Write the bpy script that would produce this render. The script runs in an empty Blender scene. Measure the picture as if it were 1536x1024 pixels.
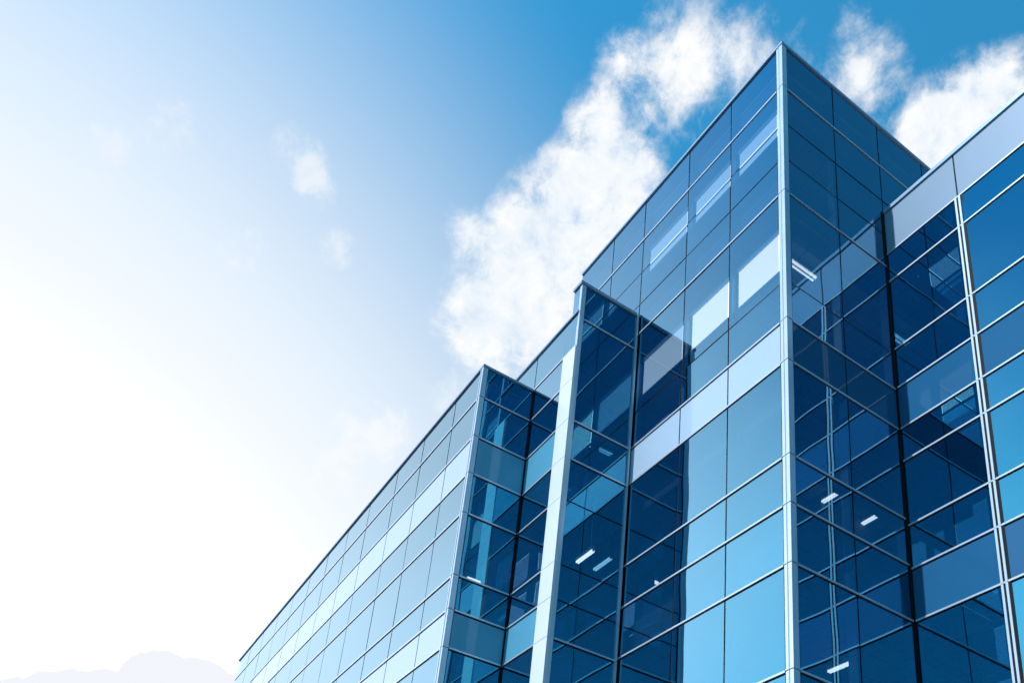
import bpy, bmesh, math, random
from mathutils import Vector, Matrix, noise as mnoise
random.seed(7)
sc = bpy.context.scene
C = sc.collection
R = math.radians
GZ = 8.97                      # survey heights are measured from a floor line 8.97 m above the plaza
SUN_YAW, SUN_EL = -176.0, 47.0 # azimuth from +Y towards +X

# ------------------------------------------------------------------ camera (a shift lens, as in the photograph)
F, PPX, PPY = 1406.0, 856.2, 1060.0
YAW, PITCH, ROLL = R(-58.307), R(23.265), R(4.787)
CAM = Vector((8.067, -8.448, -7.370 + GZ))
fwd = Vector((math.sin(YAW)*math.cos(PITCH), math.cos(YAW)*math.cos(PITCH), math.sin(PITCH)))
rt0 = Vector((math.cos(YAW), -math.sin(YAW), 0)); up0 = rt0.cross(fwd)
RT = math.cos(ROLL)*rt0 + math.sin(ROLL)*up0
UP = -math.sin(ROLL)*rt0 + math.cos(ROLL)*up0
cd = bpy.data.cameras.new('camera'); cam = bpy.data.objects.new('camera', cd); C.objects.link(cam)
cam.matrix_world = Matrix(((RT.x, UP.x, -fwd.x, CAM.x), (RT.y, UP.y, -fwd.y, CAM.y), (RT.z, UP.z, -fwd.z, CAM.z), (0, 0, 0, 1)))
cd.sensor_fit = 'HORIZONTAL'; cd.sensor_width = 36; cd.lens = F/1536*36
cd.shift_x = (768-PPX)/1536; cd.shift_y = (PPY-512)/1536
cd.clip_start = 0.1; cd.clip_end = 8000
sc.camera = cam

def ray(px, py):               # direction in the sky of a spot measured on the photograph
    return (fwd + RT*((px-PPX)/F) - UP*((py-PPY)/F)).normalized()
def project(p):
    d = p - CAM; w = d.dot(fwd)
    if w < .05: return None
    return (PPX + F*d.dot(RT)/w, PPY - F*d.dot(UP)/w)

# ------------------------------------------------------------------ materials
def newmat(name):
    m = bpy.data.materials.new(name); m.use_nodes = True
    nt = m.node_tree; nt.nodes.clear()
    out = nt.nodes.new('ShaderNodeOutputMaterial')
    return m, nt, out
def principled(name, col, rough=.5, metal=0., spec=.5, bump=0., bscale=40., var=0., vscale=3., ior=1.5):
    m, nt, out = newmat(name)
    b = nt.nodes.new('ShaderNodeBsdfPrincipled'); nt.links.new(b.outputs[0], out.inputs[0])
    b.inputs['Base Color'].default_value = (*col, 1); b.inputs['Roughness'].default_value = rough
    b.inputs['Metallic'].default_value = metal; b.inputs['Specular IOR Level'].default_value = spec
    b.inputs['IOR'].default_value = ior
    if 'glass' in name: b.inputs['Specular Tint'].default_value = (.45, .72, 1, 1)
    tc = nt.nodes.new('ShaderNodeTexCoord')
    if var:
        n = nt.nodes.new('ShaderNodeTexNoise'); n.inputs['Scale'].default_value = vscale; n.inputs['Detail'].default_value = 5
        nt.links.new(tc.outputs['Object'], n.inputs['Vector'])
        mr = nt.nodes.new('ShaderNodeMapRange'); mr.inputs[1].default_value = .3; mr.inputs[2].default_value = .7
        mr.inputs[3].default_value = 1-var; mr.inputs[4].default_value = 1+var
        nt.links.new(n.outputs['Fac'], mr.inputs[0])
        mx = nt.nodes.new('ShaderNodeVectorMath'); mx.operation = 'SCALE'; mx.inputs[0].default_value = col
        nt.links.new(mr.outputs[0], mx.inputs['Scale']); nt.links.new(mx.outputs[0], b.inputs['Base Color'])
    if bump:
        n = nt.nodes.new('ShaderNodeTexNoise'); n.inputs['Scale'].default_value = bscale; n.inputs['Detail'].default_value = 2
        nt.links.new(tc.outputs['Object'], n.inputs['Vector'])
        bp = nt.nodes.new('ShaderNodeBump'); bp.inputs['Strength'].default_value = 1; bp.inputs['Distance'].default_value = bump
        nt.links.new(n.outputs['Fac'], bp.inputs['Height']); nt.links.new(bp.outputs[0], b.inputs['Normal'])
    return m

def glass_mat(name, tint, base, top, refl0, refl1):
    """coated solar-control glass: blue-tinted transmission, mirror-like outer skin that bows a little from pane to pane"""
    m, nt, out = newmat(name)
    N, LK = nt.nodes.new, nt.links.new
    tr = N('ShaderNodeBsdfTransparent'); tr.inputs[0].default_value = (*tint, 1)
    gl = N('ShaderNodeBsdfGlossy'); gl.inputs['Roughness'].default_value = 0.0
    lw = N('ShaderNodeLayerWeight'); lw.inputs[0].default_value = .5
    pw = N('ShaderNodeMath'); pw.operation = 'POWER'; pw.inputs[1].default_value = 1.8
    LK(lw.outputs['Facing'], pw.inputs[0])
    mr = N('ShaderNodeMapRange'); mr.inputs[3].default_value = base; mr.inputs[4].default_value = top
    LK(pw.outputs[0], mr.inputs[0])
    rc = N('ShaderNodeMix'); rc.data_type = 'RGBA'; rc.inputs[6].default_value = (*refl0, 1); rc.inputs[7].default_value = (*refl1, 1)
    rm = N('ShaderNodeMapRange'); rm.inputs[1].default_value = .30; rm.inputs[2].default_value = .85; LK(lw.outputs['Facing'], rm.inputs[0]); LK(rm.outputs[0], rc.inputs[0])
    oi = N('ShaderNodeObjectInfo')
    vr = N('ShaderNodeMapRange'); vr.inputs[3].default_value = .90; vr.inputs[4].default_value = 1.0; LK(oi.outputs['Random'], vr.inputs[0])
    vm = N('ShaderNodeVectorMath'); vm.operation = 'SCALE'; LK(rc.outputs[2], vm.inputs[0]); LK(vr.outputs[0], vm.inputs['Scale'])
    LK(vm.outputs[0], gl.inputs['Color'])
    mx = N('ShaderNodeMixShader')
    LK(mr.outputs[0], mx.inputs[0]); LK(tr.outputs[0], mx.inputs[1]); LK(gl.outputs[0], mx.inputs[2])
    LK(mx.outputs[0], out.inputs[0])
    tc = N('ShaderNodeTexCoord')
    sh = N('ShaderNodeMath'); sh.operation = 'MULTIPLY'; sh.inputs[1].default_value = 37.0; LK(oi.outputs['Random'], sh.inputs[0])
    ad = N('ShaderNodeVectorMath'); ad.operation = 'ADD'; LK(tc.outputs['Object'], ad.inputs[0]); LK(sh.outputs[0], ad.inputs[1])
    n = N('ShaderNodeTexNoise'); n.inputs['Scale'].default_value = .6; n.inputs['Detail'].default_value = 1.0
    LK(ad.outputs[0], n.inputs['Vector'])
    bp = N('ShaderNodeBump'); bp.inputs['Strength'].default_value = 1; bp.inputs['Distance'].default_value = .011
    LK(n.outputs['Fac'], bp.inputs['Height']); LK(bp.outputs[0], gl.inputs['Normal'])
    return m
GLASS = glass_mat('blue solar glass', (.64, .80, .94), .50, 1.0, (.09, .56, .83), (.62, .81, .98))
m, nt, out = newmat('inner glass face'); t_ = nt.nodes.new('ShaderNodeBsdfTransparent'); t_.inputs[0].default_value = (.97, .985, 1, 1); nt.links.new(t_.outputs[0], out.inputs[0]); INNER = m
COPM = principled('blue-grey coping metal', (.26, .39, .54), .35, .3, .5, var=.05, vscale=2)
ALU = principled('anodised aluminium', (.57, .69, .84), .30, .45, .5, var=.05, vscale=2)
PANEL = principled('pale aluminium panel', (.165, .29, .45), .45, 0., .4, bump=.004, bscale=.8, var=.03, vscale=1.2)
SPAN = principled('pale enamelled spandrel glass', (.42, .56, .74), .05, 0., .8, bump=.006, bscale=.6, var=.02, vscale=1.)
SPANQ = principled('blue-grey wing and shaded tower spandrel glass', (.02, .12, .27), .05, 0., .35, bump=.006, bscale=.6, var=.03, vscale=1.)  # wing's own colour; on the tower's dark face, shade painted in
SPANM = principled('mid blue shaded enamelled spandrel glass', (.10, .34, .52), .06, 0., .5, bump=.006, bscale=.6, var=.03, vscale=1.)  # pale spandrel darkened, shade of side face and notch put into the colour
BLACK = principled('black gasket', (.005, .008, .012), .6, spec=.15)
STRIP = principled('pale enamelled column cover', (.68, .75, .86), .30, 0., .5, var=.03, vscale=1.2)
DARKM = principled('dark blue mullion', (.05, .14, .24), .35, .5)
CEIL = principled('ceiling tile', (.16, .25, .33), .8, var=.12, vscale=1.2)
def ceiling_mat():
    m, nt, out = newmat('suspended ceiling tiles'); b = nt.nodes.new('ShaderNodeBsdfPrincipled'); nt.links.new(b.outputs[0], out.inputs[0]); b.inputs['Roughness'].default_value = .85
    tc = nt.nodes.new('ShaderNodeTexCoord'); br = nt.nodes.new('ShaderNodeTexBrick'); nt.links.new(tc.outputs['Object'], br.inputs['Vector'])
    br.offset = 0; br.inputs['Scale'].default_value = 1; br.inputs['Brick Width'].default_value = .6; br.inputs['Row Height'].default_value = .6; br.inputs['Mortar Size'].default_value = .014
    br.inputs['Color1'].default_value = (.17, .27, .35, 1); br.inputs['Color2'].default_value = (.14, .225, .30, 1); br.inputs['Mortar'].default_value = (.05, .08, .11, 1)
    nt.links.new(br.outputs[0], b.inputs['Base Color']); return m
CEIL = ceiling_mat()
FASC = principled('slab edge', (.02, .05, .09), .7, var=.15, vscale=1.5)
CORE = principled('interior wall', (.045, .13, .19), .7, var=.2, vscale=.6)
COLM = principled('concrete column', (.06, .11, .16), .7, var=.08, vscale=3)
ROOF = principled('roof membrane', (.32, .33, .34), .8, var=.1)
FABRIC = principled('white blind fabric', (.86, .87, .88), .8)
CASS = principled('blind cassette', (.30, .36, .44), .5)
HOUSE = principled('white lamp housing', (.8, .8, .8), .4)
m, nt, out = newmat('fluorescent tube'); e_ = nt.nodes.new('ShaderNodeEmission'); e_.inputs[0].default_value = (1, .98, .95, 1); e_.inputs[1].default_value = 2.6; nt.links.new(e_.outputs[0], out.inputs[0]); TUBE = m

# ------------------------------------------------------------------ mesh helpers
def add_box(bm, a, b, mi=0, bottom=None):
    x0, y0, z0 = (min(a[i], b[i]) for i in range(3)); x1, y1, z1 = (max(a[i], b[i]) for i in range(3))
    v = [bm.verts.new(p) for p in ((x0,y0,z0),(x1,y0,z0),(x1,y1,z0),(x0,y1,z0),(x0,y0,z1),(x1,y0,z1),(x1,y1,z1),(x0,y1,z1))]
    fs = []
    for k, q in enumerate(((3,2,1,0),(4,5,6,7),(0,1,5,4),(1,2,6,5),(2,3,7,6),(3,0,4,7))):
        f = bm.faces.new([v[i] for i in q]); f.material_index = mi
        if k == 0 and bottom is not None: f.material_index = bottom
        fs.append(f)
    return fs
def link(name, bm, mats, parent=None):
    me = bpy.data.meshes.new(name); bm.normal_update(); bm.to_mesh(me); bm.free()
    for m in mats: me.materials.append(m)
    o = bpy.data.objects.new(name, me); C.objects.link(o)
    if parent: o.parent = parent
    return o
def tag(o, label=None, cat=None, group=None, kind=None):
    if label: o['label'] = label
    if cat: o['category'] = cat
    if group: o['group'] = group
    if kind: o['kind'] = kind
    return o

class Face:
    """one flat facade: s runs along it, d outwards, z up"""
    def __init__(self, kind, c): self.kind, self.c = kind, c      # 'L' faces -Y at y=c, 'R' faces +X at x=c
    def p(self, s, d, z):
        return (s, self.c - d, z + GZ) if self.kind == 'L' else (self.c + d, s, z + GZ)
    def box(self, bm, s0, s1, d0, d1, z0, z1, mi=0): return add_box(bm, self.p(s0, d0, z0), self.p(s1, d1, z1), mi)

building = bpy.data.objects.new('office_building', None); C.objects.link(building)
tag(building, 'blue glass office building of stepped curtain wall volumes with silver trim', 'building')

cells = []          # every glazed cell, sorted by how large it shows before it is built
def project_area(face, s0, s1, z0, z1):
    pts = [project(Vector(face.p(*q))) for q in ((s0, 0, z0), (s1, 0, z0), (s1, 0, z1), (s0, 0, z1))]
    if any(p is None for p in pts): return 0
    poly = pts
    for ax, lim, sg in ((0, 0, 1), (0, 1536, -1), (1, 0, 1), (1, 1024, -1)):      # clip to the frame
        res = []
        for i in range(len(poly)):
            a, b = poly[i-1], poly[i]; ia = sg*(a[ax]-lim) >= 0; ib = sg*(b[ax]-lim) >= 0
            if ia != ib:
                t = (lim-a[ax])/(b[ax]-a[ax]); res.append((a[0]+t*(b[0]-a[0]), a[1]+t*(b[1]-a[1])))
            if ib: res.append(b)
        poly = res
        if not poly: return 0
    return abs(sum(poly[i-1][0]*poly[i][1]-poly[i][0]*poly[i-1][1] for i in range(len(poly))))/2

def pane_box(bm, face, s0, s1, z0, z1):
    """glass pane with a hair of tilt and bow, outer skin mirror-coated"""
    fs = face.box(bm, s0, s1, -.026, 0, z0, z1, 1)
    outer = max(fs, key=lambda f: (-(sum(v.co.y for v in f.verts)) if face.kind == 'L' else sum(v.co.x for v in f.verts)))
    outer.material_index = 0
    vs = list(outer.verts)
    a, b = random.gauss(0, .0022), random.gauss(0, .0022)
    for v in vs:
        s = v.co.x if face.kind == 'L' else v.co.y
        dd = a*(s-(s0+s1)/2) + b*(v.co.z-GZ-(z0+z1)/2)
        if face.kind == 'L': v.co.y -= dd
        else: v.co.x += dd

BAR, GAP, J = .034, .035, .015
def facade(face, part, cuts, rows, types, strong, vis=True, s_trim=(0, 0), bars=True, thin_v=()):
    """cuts: mullion positions; rows: heights top to bottom; types: what fills each row; strong: rows with a silver bar"""
    for i in range(len(cuts)-1):
        for k in range(len(rows)-1):
            s0 = cuts[i] + (s_trim[0] if i == 0 else J); s1 = cuts[i+1] - (s_trim[1] if i == len(cuts)-2 else J)
            zt = rows[k] - (GAP if k in strong else J); zb = rows[k+1] + (BAR if (k+1) in strong else J)
            cells.append((face, part, types[k], s0, s1, zb, zt, project_area(face, s0, s1, zb, zt)))
    zb, zt = rows[-1], rows[0]
    for i, s in enumerate(cuts):                                   # inner mullions, gaskets
        if (i == 0 and s_trim[0]) or (i == len(cuts)-1 and s_trim[1]): continue
        bm = bmesh.new()
        face.box(bm, s-.022, s+.022, -.034, -.016, zb+.01, zt-.08, 1)
        face.box(bm, s-.03, s+.03, -.20, -.036, zb+.01, zt-.08, 0)
        link('mullion', bm, [DARKM, BLACK], part)
    S0, S1 = cuts[0], cuts[-1]
    for k, z in enumerate(rows):
        if k == 0: continue
        bm = bmesh.new()
        if k in strong:
            face.box(bm, S0+s_trim[0]*.98, S1-s_trim[1]*.98, -.012, .014, z, z+BAR-.002, 0)
            face.box(bm, S0+.02, S1-.02, -.050, -.014, z-GAP, z+BAR, 1)
            face.box(bm, S0+.04, S1-.04, -.185, -.052, z-.045, z+.045, 2)
        else:
            face.box(bm, S0+.02, S1-.02, -.033, -.018, z-.018, z+.018, 1)
        link('transom' if k in strong else 'glazing_joint', bm, [ALU, BLACK, DARKM], part)

def build_cells():
    order = sorted(range(len(cells)), key=lambda i: -cells[i][7])
    nb = {}; single = set()
    for i in order:
        ty = cells[i][2]
        if cells[i][7] > 40 and nb.get(ty, 0) < 100: nb[ty] = nb.get(ty, 0)+1; single.add(i)
    rest = {}
    for i, (face, part, ty, s0, s1, z0, z1, ar) in enumerate(cells):
        if i in single: bm = bmesh.new()
        else: bm = rest.setdefault((part.name, ty), (part, bmesh.new()))[1]
        if ty == 'G': pane_box(bm, face, s0, s1, z0, z1)
        else: face.box(bm, s0, s1, -.04, 0, z0, z1, 0)
        if i in single: link({'G': 'window_pane', 'S': 'spandrel_panel', 'Q': 'spandrel_panel', 'M': 'spandrel_panel', 'P': 'parapet_panel'}[ty], bm, {'G': [GLASS, INNER], 'S': [SPAN], 'Q': [SPANQ], 'M': [SPANM], 'P': [PANEL]}[ty], part)
    for (pn, ty), (part, bm) in rest.items():
        o = link({'G': 'far_window_panes', 'S': 'far_spandrel_panels', 'Q': 'far_spandrel_panels', 'M': 'far_spandrel_panels', 'P': 'far_parapet_panels'}[ty], bm, {'G': [GLASS, INNER], 'S': [SPAN], 'Q': [SPANQ], 'M': [SPANM], 'P': [PANEL]}[ty], part)
        o['kind'] = 'stuff'

def volume(name, fn):
    bm = bmesh.new(); fn(bm)
    return link(name, bm, [FASC, CEIL, CORE, COLM, ROOF], building)
def slab(bm, x0, x1, y0, y1, z0, z1): add_box(bm, (x0, y0, z0+GZ), (x1, y1, z1+GZ), 0, 1)
def wall(bm, x0, x1, y0, y1, z0, z1, mi=2): add_box(bm, (x0, y0, z0+GZ), (x1, y1, z1+GZ), mi)

# ------------------------------------------------------------------ levels
T = [11.573, 10.313, 9.337, 8.408, 7.544, 5.459, 4.6, 3.73, 1.895, 1.02, 0, -1.68, -2.70, -3.73, -5.5, -6.4, -7.45, -8.95]
TY = ['G','G','G','G','G','G','S','G','G','G','G','G','S','G','G','S','G']
TS = {1, 4, 6, 7, 8, 9, 10, 11, 12, 13, 14, 15, 16}
AU = [-6.744, -5.399, -4.19, -2.672, -1.389, 0]
V1, V2, VF, VG = 1.368, 2.669, -1.455, -2.637
UB, UE, U3 = -5.764, -23.87, -4.19
BR = 7.334
B = [6.375, 5.556, 4.58, 3.70, 2.79, 1.43, .715, -.05, -.95, -2.3, -3.05, -3.8, -5.2, -6.5, -7.4, -8.95]
W = [9.014, 7.852, 7.15, 5.51, 4.64, 3.74, 3.055, 1.77, .95, .005, -1.75, -2.75, -3.73, -5.5, -6.4, -7.45, -8.95]
SLT = [(10.313, 11.2), (7.50, 8.40), (3.74, 4.60), (.01, 1.01), (-3.72, -2.71), (-7.44, -6.42)]

# ------------------------------------------------------------------ corner tower
def tower_core(bm):
    for z0, z1 in SLT: slab(bm, -6.6, -.22, .22, 9.2, z0+.02, z1-.02)
    wall(bm, -.055, -.035, .05, .185, -8.9, 11.2, 0)  # added plate, hides the glowing blind's end from the side face
    wall(bm, -6.70, -6.56, .26, 9.3, -8.9, 11.45); wall(bm, -6.6, -.02, 9.22, 9.36, -8.9, 11.45)
    for (z1, z0) in ((10.3, 8.42), (7.48, 4.62), (3.72, 1.03), (0, -2.7), (-3.74, -6.4)):
        wall(bm, -5.6, -2.1, 3.0, 8.2, z0, z1); wall(bm, -2.05, -.25, 5.9, 6.05, z0, z1)
    for z1, z0 in ((7.48, 4.62), (3.72, 1.03), (0, -2.7)):
        for u, v in ((-3.4, 1.3), (-5.4, 1.3), (-1.0, 5.0)):
            wall(bm, u-.2, u+.2, v-.2, v+.2, z0, z1, 3)
    for z1 in (10.31, 7.51, 3.75, .02): wall(bm, -.42, -.30, .6, 9, z1-.32, z1+.01, 0)
    for z1 in (10.31, 7.51, 3.75):                                  # pelmet behind the sunny face
        wall(bm, -6.5, -.30, .30, .42, z1-.5, z1+.01, 0)
    add_box(bm, (-6.6, .2, 11.21+GZ), (-.2, 9.2, 11.26+GZ), 4)
tower = volume('corner_tower', tower_core)
tag(tower, 'tallest corner tower of deep blue glass')
fL, fR = Face('L', 0), Face('R', 0)
facade(fL, tower, AU, T, TY, TS, s_trim=(0, .155))
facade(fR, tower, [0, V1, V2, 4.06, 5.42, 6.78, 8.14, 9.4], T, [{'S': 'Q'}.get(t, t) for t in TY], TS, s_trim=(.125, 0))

def corner_trim(part, fl, fr, sc_, z0, z1, joints, wl, wr, t=.03):
    """silver L-shaped corner cover in segments"""
    bm = bmesh.new()
    zs = [z1] + [z for z in joints if z0 < z < z1] + [z0]
    for a, b in zip(zs[:-1], zs[1:]):
        hi, lo = a-.006, b+.006
        fl.box(bm, sc_-wl, sc_+t, .0, t, lo, hi, 0)
        fr.box(bm, fl.c+.001, fl.c+wr, .0, t-.002, lo, hi, 0)
        fl.box(bm, sc_-wl*.50, sc_-wl*.42, t, t+.012, lo, hi, 0)        # raised bead of the cover strip
    fl.box(bm, sc_-wl-.02, sc_-.001, -.05, -.002, z0, z1-.02, 1)
    fr.box(bm, fl.c+.002, fl.c+wr+.02, -.05, -.002, z0, z1-.02, 1)
    for z in joints:
        if z0 < z < z1:
            fl.box(bm, sc_-wl-.004, sc_+t+.004, .001, t+.004, z+.008, z+BAR, 0)
            fr.box(bm, fl.c+.002, fl.c+wr+.004, .001, t+.004, z+.008, z+BAR, 0)
    return link('corner_trim', bm, [ALU, BLACK], part)
corner_trim(tower, fL, fR, 0, -8.95, T[0]-.10, [T[k] for k in sorted(TS)], .115, .09)

def coping(part, face, s0, s1, z, h=.065, back=.35, proud=.032, e0=0, e1=0):
    bm = bmesh.new()
    face.box(bm, s0-e0, s1+e1, -back, proud, z-h, z, 0)
    face.box(bm, s0+.01, s1-.01, -back+.02, -.008, z-h-.05, z-h-.001, 1)
    return link('coping', bm, [COPM, BLACK], part)
coping(tower, fL, AU[0], 0, T[0], e1=.032)
coping(tower, fR, .352, 9.4, T[0])
bm = bmesh.new(); wall(bm, -6.755, -6.70, .03, 9.3, -8.9, 11.5, 0); link('end_wall', bm, [PANEL], tower)

# ------------------------------------------------------------------ side wing, right
WU = [0, 1.543, 3.09, 4.63, 6.17, 7.71, 9.25, 10.8, 12.35]
def wing_core(bm):
    for z0, z1 in ((7.87, 8.7), (3.75, 4.63), (.02, .94), (-3.72, -2.76), (-7.44, -6.42)): slab(bm, .25, 12.2, V2+.22, 11.5, z0, z1)
    for z1, z0 in ((7.86, 4.64), (3.74, .95), (0, -2.75), (-3.73, -6.4)):
        wall(bm, .3, 12.2, 7.2, 7.4, z0, z1)
        wall(bm, .3, 12.1, V2+.30, V2+.42, z1-.34, z1, 0)
        wall(bm, 4.8, 4.95, V2+1.2, 7.15, z0, z1)
        for u in (2.3, 6.9): wall(bm, u-.2, u+.2, V2+1.2, V2+1.6, z0, z1, 3)
    wall(bm, 12.20, 12.34, V2+.1, 11.6, -8.9, 8.9); wall(bm, .02, 12.2, 11.52, 11.66, -8.9, 8.9)
    add_box(bm, (.1, V2+.2, 8.71+GZ), (12.2, 11.5, 8.76+GZ), 4)
wing = volume('side_wing', wing_core)
tag(wing, 'lower wing with pale metal parapet and double silver mullions')
fW = Face('L', V2)
WTY = ['P','G','G','G','Q','G','G','G','Q','G','G','Q','G','G','Q','G']
WS = set(range(1, 16))
facade(fW, wing, WU, W, WTY, WS)
coping(wing, fW, .0, 12.35, W[0], h=.085, back=.4)
for u in WU[1:-1]:
    bm = bmesh.new()
    zs = [W[1]] + W[2:-1] + [W[-1]]
    for a, b in zip(zs[:-1], zs[1:]):
        for s0, s1 in ((u-.055, u-.018), (u+.018, u+.055)):
            fW.box(bm, s0, s1, -.01, .024, b+.004, a-.004, 0)
    fW.box(bm, u-.066, u+.098, -.012, .003, W[-1], W[1]-.01, 1)
    link('mullion_cover', bm, [ALU, BLACK], wing)
bm = bmesh.new(); fR.box(bm, V2-.035, V2-.004, .002, .03, -8.95, W[0], 0); link('inner_corner_trim', bm, [BLACK], wing)

# ------------------------------------------------------------------ projecting bay, left of the tower
FT, F1 = 8.10, 7.124
def bay_core(bm):
    for z0, z1 in ((6.5, 7.2), (3.72, 4.57), (-.04, .70), (-3.79, -3.06), (-7.44, -6.5)):
        slab(bm, UB+.02, U3-.22, VF+.22, .2, z0, z1)
        slab(bm, -18, UB-.02, VF+.22, 6, z0, z1) if z0 > 6 else None
    wall(bm, U3-.30, U3-.06, VF+.1, -.03, BR-.02, FT-.12, 0)
    add_box(bm, (-18, VF+.2, 7.21+GZ), (U3-.1, 6, 7.25+GZ), 4)
bay = volume('projecting_bay', bay_core)
tag(bay, 'narrow projecting glass bay with white vertical strip')
fB, fBR = Face('L', VF), Face('R', U3)
facade(fB, bay, [UB, U3-.42], B, ['G','G','M','G','G','G','M','G','G','G','M','G','G','M','G'], set(range(1, 15)), s_trim=(.02, 0))
facade(fB, bay, [-17.9, -14.8, -11.7, -8.6, -7.3, UB, U3-.42], [BR, B[0]], ['G'], {1}, s_trim=(.02, 0))
facade(fB, bay, [U3-.42, U3], [BR, B[0]], ['G'], {1}, s_trim=(0, .03))
bm = bmesh.new(); zs = B
for a, b in zip(zs[:-1], zs[1:]): fB.box(bm, U3-.415, U3+.03, -.03, .03, b+.006, a-.006, 0)
fB.box(bm, U3-.418, U3, -.06, -.032, B[-1], B[0], 1)
link('corner_strip', bm, [STRIP, BLACK], bay)
coping(bay, fB, -17.9, U3-.01, BR, h=.05, back=.4)
facade(fBR, bay, [VF, 0], [FT, F1, B[2], B[3], B[4], B[5], B[6], B[7]] + B[8:], ['G','G','S','G','G','G','S','G','G','G','S','G','G','S','G'] if False else ['G']*15, {1}|{2,3,7}, s_trim=(.12, .07))
bm = bmesh.new()
fBR.box(bm, VF+.001, VF+.10, 0, .028, -8.95, FT-.1, 0); fBR.box(bm, VF+.002, VF+.13, -.05, -.002, -8.95, FT-.1, 1)
fB.box(bm, U3-.05, U3+.026, -.05, .0, B[0]+.05, FT-.1, 0)
link('corner_trim', bm, [ALU, BLACK], bay)
bm = bmesh.new(); fBR.box(bm, -.068, -.034, -.02, .045, -8.95, FT, 0); fBR.box(bm, -.028, -.003, -.02, .02, -8.95, FT, 1); link('junction_trim', bm, [ALU, BLACK], bay)
bm = bmesh.new(); fB.box(bm, U3-.26, U3-.055, -.026, 0, BR+.012, FT-.1, 0); link('parapet_glass', bm, [GLASS], bay)
bm = bmesh.new(); fBR.box(bm, VF-.03, -.002, -.28, .034, FT-.075, FT, 0); fBR.box(bm, VF+.02, -.01, -.26, -.004, FT-.125, FT-.077, 1); link('coping', bm, [COPM, BLACK], bay)

# ------------------------------------------------------------------ long office block, left
KU = [UE] + [-11.749-1.515*k for k in range(7, 0, -1)] + [-11.749, -10.028, -8.552, -7.004, UB]
def block_core(bm):
    for z0, z1 in ((5.65, 6.2), (3.72, 4.56), (-.04, .70), (-3.79, -3.06), (-7.44, -6.5)):
        slab(bm, UE+.2, UB-.22, VG+.22, 8, z0, z1)
    for z1, z0 in ((5.6, 4.6), (3.70, .72), (-.06, -3.0)):
        wall(bm, UE+.3, UB-2.6, 1.6, 7.5, z0, z1)
        for k in range(4): wall(bm, UB-1.0-4.5*k, UB-.7-4.5*k, VG+1.0, VG+1.3, z0, z1, 3)
    wall(bm, UE+.02, UE+.18, VG+.1, 8, -8.9, 6.2); wall(bm, UE+.1, UB-.3, 8.02, 8.16, -8.9, 6.2)
    add_box(bm, (UE+.2, VG+.2, 6.21+GZ), (UB-.2, VF-.02, 6.25+GZ), 4)
block = volume('office_block', block_core)
tag(block, 'long lower block of pale reflecting glass receding to the left')
fK, fKR = Face('L', VG), Face('R', UB)
KTY = ['G','G','S','G','G','G','S','G','G','G','S','G','G','S','G']
facade(fK, block, KU, B, KTY, set(range(1, 15)), s_trim=(.05, .115))
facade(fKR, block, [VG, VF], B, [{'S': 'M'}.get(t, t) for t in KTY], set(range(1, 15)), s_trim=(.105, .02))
corner_trim(block, fK, fKR, UB, -8.95, B[0]-.07, B[1:-1], .09, .08)
coping(block, fK, UE, UB, B[0], h=.05, e1=.031)
bm = bmesh.new(); fKR.box(bm, VG+.352, VF-.003, -.34, .031, B[0]-.05, B[0], 0); fKR.box(bm, VG+.03, VF-.01, -.3, -.008, B[0]-.105, B[0]-.061, 1); link('coping', bm, [COPM, BLACK], block)
bm = bmesh.new(); fKR.box(bm, VF-.03, VF-.004, .002, .022, -8.95, B[0]-.06, 0); link('inner_corner_trim', bm, [BLACK], block)

build_cells()

# ------------------------------------------------------------------ ceiling lights seen through the glass
def on_plane(px, py, z):
    d = ray(px, py); t = (z+GZ-CAM.z)/d.z
    return CAM + d*t
def ceiling_light(a, b, z, width, label):
    A, Bp = on_plane(*a, z), on_plane(*b, z)
    mid = (A+Bp)/2; L = (Bp-A); ang = math.atan2(L.y, L.x)
    ang = round(ang/(math.pi/2))*(math.pi/2)                       # fittings run square to the building
    ln = max(.5, min(1.6, L.length))
    root = bpy.data.objects.new('ceiling_light', None); C.objects.link(root)
    root.location = mid; root.rotation_euler = (0, 0, ang)
    bm = bmesh.new()
    add_box(bm, (-ln/2, -width/2, -.02), (ln/2, width/2, .06)); add_box(bm, (-ln/2, -.02, -.05), (ln/2, .02, -.02))
    if abs(z-2.6) < .01 or abs(z-3.0) < .01:                        # pendant fittings hang on two rods
        for sx in (-.3, .3): add_box(bm, (ln*sx-.004, -.004, .06), (ln*sx+.004, .004, 3.71-z))
    link('housing', bm, [HOUSE], root)
    for sg in (-1, 1):
        bm = bmesh.new()
        bmesh.ops.create_cone(bm, segments=10, radius1=.02, radius2=.02, depth=ln*.94, cap_ends=True, matrix=Matrix.Translation((0, sg*width*.28, -.045)) @ Matrix.Rotation(math.pi/2, 4, 'Y'))
        link('tube', bm, [TUBE], root)
    tag(root, label, 'ceiling light', 'strip lights on the office ceilings')
    print('light', label, [round(v, 2) for v in (mid.x, mid.y, mid.z-GZ)], round(L.length, 2), round(math.degrees(math.atan2(L.y, L.x))))
    return root
ceiling_light((1180, 385), (1222, 418), 7.44, .13, 'brightest strip light, high behind the tower glass beside the corner trim')
ceiling_light((1226, 752), (1263, 735), 3.66, .09, 'lit strip light behind the dark tower face, upper of the pair at mid height')
ceiling_light((1282, 789), (1315, 771), 3.66, .09, 'lit strip light right of and below another one behind dark tower glass')
ceiling_light((1240, 1003), (1281, 990), -.08, .09, 'lowest strip light behind the dark tower face near the bottom edge')
ceiling_light((864, 840), (892, 823), 2.6, .08, 'slim strip light seen through the narrow projecting bay')
ceiling_light((962, 862), (985, 870), 3.0, .08, 'faint strip light in the shaded pane right of the projecting bay')
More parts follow.
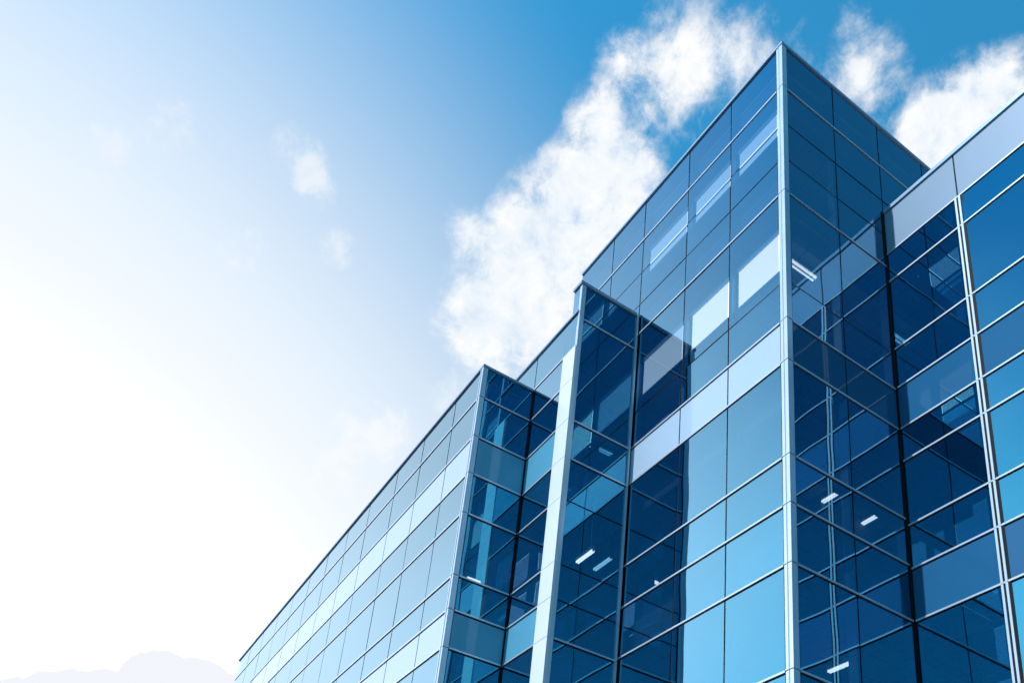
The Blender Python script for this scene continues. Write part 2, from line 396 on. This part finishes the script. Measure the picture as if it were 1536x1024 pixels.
ceiling_light((700, 863), (742, 880), 3.60, .09, 'strip light behind the dark side face of the lower left block')

# ------------------------------------------------------------------ white blinds behind the sunny tower face, sunlight added as emission
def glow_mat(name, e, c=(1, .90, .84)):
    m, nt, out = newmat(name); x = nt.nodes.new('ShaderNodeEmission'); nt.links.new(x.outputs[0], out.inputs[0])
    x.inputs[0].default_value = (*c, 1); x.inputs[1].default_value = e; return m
BLIND_GLOW, BLIND_DIM = glow_mat('blind sunlight as emission', 2.6, (1, .86, .76)), glow_mat('weaker blind glow as emission', 1.25, (.72, .88, 1))  # emission stands in for sun on blinds, no lamp behind them
def glowing_blind(u0, u1, zt, zb, y, mat, label):
    root = bpy.data.objects.new('glowing_blind', None); C.objects.link(root); root.location = ((u0+u1)/2, y, zb+GZ)
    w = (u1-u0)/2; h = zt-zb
    bm = bmesh.new(); add_box(bm, (-w, -.012, .0), (w, .012, h)); link('blind_sheet', bm, [mat], root)
    bm = bmesh.new(); add_box(bm, (-w-.02, -.04, h+.001), (w+.02, .04, h+.09)); add_box(bm, (-w-.02, -.02, -.03), (w+.02, .02, -.001)); link('glowing_blind_frame', bm, [CASS], root)
    tag(root, label, 'light panel', 'white blinds with added glow behind the tower glass')  # blind with glow added for sunlight, not a light fitting
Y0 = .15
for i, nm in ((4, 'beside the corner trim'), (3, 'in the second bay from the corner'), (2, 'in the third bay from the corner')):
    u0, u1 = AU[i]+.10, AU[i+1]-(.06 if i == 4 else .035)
    glowing_blind(u0, u1, 9.98, 9.37, Y0, BLIND_DIM, 'pale blind with added glow in top tower storey, ' + nm)
    glowing_blind(u0, u1, 6.84, 5.98, Y0, BLIND_GLOW if i > 2 else BLIND_DIM, ('bright white' if i > 2 else 'shade-dimmed white') + ' blind with added glow one storey below top, ' + nm)  # third bay's shade painted by the weaker glow

# ------------------------------------------------------------------ ground and far hills
m, nt, out = newmat('plaza paving')
b = nt.nodes.new('ShaderNodeBsdfPrincipled'); nt.links.new(b.outputs[0], out.inputs[0]); b.inputs['Roughness'].default_value = .8
tc = nt.nodes.new('ShaderNodeTexCoord'); br = nt.nodes.new('ShaderNodeTexBrick'); nt.links.new(tc.outputs['Object'], br.inputs['Vector'])
br.inputs['Color1'].default_value = (.15, .15, .15, 1); br.inputs['Color2'].default_value = (.12, .12, .125, 1); br.inputs['Mortar'].default_value = (.05, .05, .05, 1)
br.inputs['Scale'].default_value = 1.0; br.inputs['Mortar Size'].default_value = .012; br.inputs['Brick Width'].default_value = .9; br.inputs['Row Height'].default_value = .6
nt.links.new(br.outputs[0], b.inputs['Base Color'])
bm = bmesh.new(); bmesh.ops.create_grid(bm, x_segments=2, y_segments=2, size=3500)
tag(link('ground', bm, [m]), kind='structure')

# ------------------------------------------------------------------ sky
w = bpy.data.worlds.new('World'); sc.world = w; w.use_nodes = True
nt = w.node_tree; nt.nodes.clear(); N = nt.nodes.new; LK = nt.links.new
out = N('ShaderNodeOutputWorld'); bg = N('ShaderNodeBackground'); LK(bg.outputs[0], out.inputs[0])
sky = N('ShaderNodeTexSky'); sky.sky_type = 'NISHITA'; sky.sun_disc = False
sky.sun_elevation = R(SUN_EL); sky.sun_rotation = R(SUN_YAW % 360); sky.altitude = 200; sky.air_density = 1.0; sky.dust_density = .03; sky.ozone_density = 2.0
STR = .10
bg.inputs['Strength'].default_value = STR
def math_(op, a, b=None, c=None, clamp=False):
    n = N('ShaderNodeMath'); n.operation = op; n.use_clamp = clamp
    for i, v in enumerate((a, b, c)):
        if v is None: continue
        if isinstance(v, (int, float)): n.inputs[i].default_value = v
        else: LK(v, n.inputs[i])
    return n.outputs[0]
def smooth(v, lo, hi, o0=0., o1=1.):
    n = N('ShaderNodeMapRange'); n.interpolation_type = 'SMOOTHSTEP'
    LK(v, n.inputs[0]); n.inputs[1].default_value = lo; n.inputs[2].default_value = hi; n.inputs[3].default_value = o0; n.inputs[4].default_value = o1
    return n.outputs[0]
def mixc(fac, a, b):
    n = N('ShaderNodeMix'); n.data_type = 'RGBA'; n.clamp_factor = True
    if isinstance(fac, float): n.inputs[0].default_value = fac
    else: LK(fac, n.inputs[0])
    for i, v in ((6, a), (7, b)):
        if isinstance(v, tuple): n.inputs[i].default_value = (*v, 1)
        else: LK(v, n.inputs[i])
    return n.outputs[2]
tc = N('ShaderNodeTexCoord'); D = tc.outputs['Generated']
def dot(v):
    n = N('ShaderNodeVectorMath'); n.operation = 'DOT_PRODUCT'; LK(D, n.inputs[0]); n.inputs[1].default_value = v; return n.outputs['Value']
def noise(scale, detail, rough, dist=0., off=(0, 0, 0), lac=2.0):
    mp = N('ShaderNodeMapping'); LK(D, mp.inputs[0]); mp.inputs['Location'].default_value = off
    n = N('ShaderNodeTexNoise'); LK(mp.outputs[0], n.inputs['Vector']); n.inputs['Scale'].default_value = scale; n.inputs['Detail'].default_value = detail
    n.inputs['Roughness'].default_value = rough; n.inputs['Distortion'].default_value = dist; n.inputs['Lacunarity'].default_value = lac
    return n.outputs['Fac']
# deeper, cleaner blue than the bare model
gm = N('ShaderNodeGamma'); LK(sky.outputs[0], gm.inputs[0]); gm.inputs[1].default_value = 1.35
sm = N('ShaderNodeVectorMath'); sm.operation = 'MULTIPLY'; LK(gm.outputs[0], sm.inputs[0]); sm.inputs[1].default_value = (.55, 2.3, 1.95)
col = sm.outputs[0]
# bright humid haze low in the west
G = Vector((math.sin(R(-100)), math.cos(R(-100)), 0))
up_ = dot(Vector((0, 0, 1))); east = dot(Vector((1, 0, 0))); south = dot(Vector((0, 1, 0)))
dim = math_('MULTIPLY', smooth(east, -.2, .55, 1., .42), smooth(south, -.17, -.50, 1., .58))
sc2 = N('ShaderNodeVectorMath'); sc2.operation = 'SCALE'; LK(col, sc2.inputs[0]); LK(dim, sc2.inputs['Scale']); col = sc2.outputs[0]
hz = smooth(dot(G), math.cos(R(67)), math.cos(R(33.5)))
WH = 1.0/STR
gv = N('ShaderNodeVectorMath'); gv.operation = 'SCALE'; gv.inputs[0].default_value = (WH*.962, WH*.993, WH*1.03); LK(smooth(dot(G), math.cos(R(40)), math.cos(R(22)), 1., 1.45), gv.inputs['Scale'])
col = mixc(hz, col, gv.outputs[0])
low = math_('MULTIPLY', smooth(up_, .78, .42, 0., .95), smooth(south, -.28, -.46))
low = math_('MULTIPLY', low, smooth(east, -.05, -.42))
col = mixc(low, col, (WH*1.7, WH*1.68, WH*1.9))
low2 = math_('MULTIPLY', smooth(up_, .70, .35, 0., .32), smooth(east, .08, .35))
col = mixc(low2, col, (WH*.45, WH*.92, WH*1.1))
# clouds: soft clumps placed by direction, torn by fractal noise
def field(blobs):
    acc = None
    for px, py, r, amp in blobs:
        c = ray(px, py); rr = r/F*max(.55, (c.dot(fwd))**1.2)
        k = 2/rr**2
        v = math_('MULTIPLY_ADD', dot(c), k*amp, amp*(1-k))
        v = math_('MAXIMUM', v, 0.0)
        acc = v if acc is None else math_('ADD', acc, v)
    return acc
big = field([(990, 70, 115, .48), (1055, 65, 85, .36), (1030, 130, 90, .32), (925, 85, 55, .45), (975, 165, 110, .42), (890, 170, 55, .75), (905, 260, 110, .85), (830, 330, 110, 1.0), (930, 330, 120, .9),
             (760, 410, 110, 1.1), (850, 430, 120, 1.1), (700, 480, 70, .8), (760, 520, 100, 1.0), (690, 345, 45, .5), (1150, 75, 90, .5), (1110, 120, 80, .36),
             (1300, 95, 80, .48), (1330, 150, 80, .38), (1250, 120, 80, .3), (1450, 170, 100, 1.0), (1420, 235, 90, 1.3), (1510, 130, 80, .8), (1280, 15, 40, .35), (1385, 200, 60, .7)])
small = field([(445, 230, 60, .6), (480, 280, 50, .5), (505, 370, 45, .5), (150, 240, 65, .68), (180, 208, 45, .6), (270, 205, 60, .55), (365, 370, 55, .58),
               (540, 645, 80, .55), (600, 650, 60, .5), (500, 725, 60, .45), (680, 590, 60, .6), (240, 150, 90, .2)])
n1 = noise(14, 14, .68, .25); n2 = noise(46, 12, .64, .3, (3, 1, 2)); n3 = noise(4.5, 6, .6, .2, (7, 2, 5))
nn = math_('ADD', math_('MULTIPLY', math_('SUBTRACT', n1, .5), 3.0), math_('MULTIPLY', math_('SUBTRACT', n2, .5), 1.6))
fb = math_('MINIMUM', big, 1.35)
db = smooth(math_('ADD', fb, math_('MULTIPLY', nn, math_('MULTIPLY', smooth(big, .0, .4), .85))),   .16, 1.30)
db = math_('MULTIPLY', db, smooth(big, .25, 1.05, .58, 1.))
ds = smooth(math_('ADD', small, math_('MULTIPLY', nn, math_('MULTIPLY', smooth(small, .0, .4), .75))), .25, 1.15, 0., .62)
# a pale bank low in the west
bank = field([(240, 1045, 105, 1.), (110, 1050, 75, .9), (330, 1050, 80, .8), (20, 1070, 90, .9)])
bk = smooth(math_('ADD', bank, math_('MULTIPLY', nn, .14)), .52, .55)
col = mixc(bk, col, (WH*.895, WH*.925, WH*.98))
dens = math_('MAXIMUM', db, ds)
shade = smooth(math_('ADD', math_('MULTIPLY', nn, .5), n3), .30, .75)
ccol = mixc(shade, (WH*.82, WH*.90, WH*.98), (WH*1.0, WH*1.0, WH*1.01))
col = mixc(dens, col, ccol)
LK(col, bg.inputs['Color'])

# ------------------------------------------------------------------ sun
sd = bpy.data.lights.new('sun', 'SUN'); so = bpy.data.objects.new('sun', sd); C.objects.link(so)
sd.energy = 4.2; sd.angle = R(.5); sd.color = (1, .98, .96)
sv = Vector((math.sin(R(SUN_YAW))*math.cos(R(SUN_EL)), math.cos(R(SUN_YAW))*math.cos(R(SUN_EL)), math.sin(R(SUN_EL))))
so.rotation_euler = sv.to_track_quat('Z', 'Y').to_euler(); so.location = (0, 0, 60)

vs = sc.view_settings; vs.view_transform = 'Standard'; vs.look = 'None'; vs.exposure = 0; vs.gamma = 1; vs.use_curve_mapping = False
cy = sc.cycles; cy.max_bounces = 10; cy.glossy_bounces = 6; cy.diffuse_bounces = 3; cy.transparent_max_bounces = 24; cy.transmission_bounces = 6; cy.caustics_reflective = False
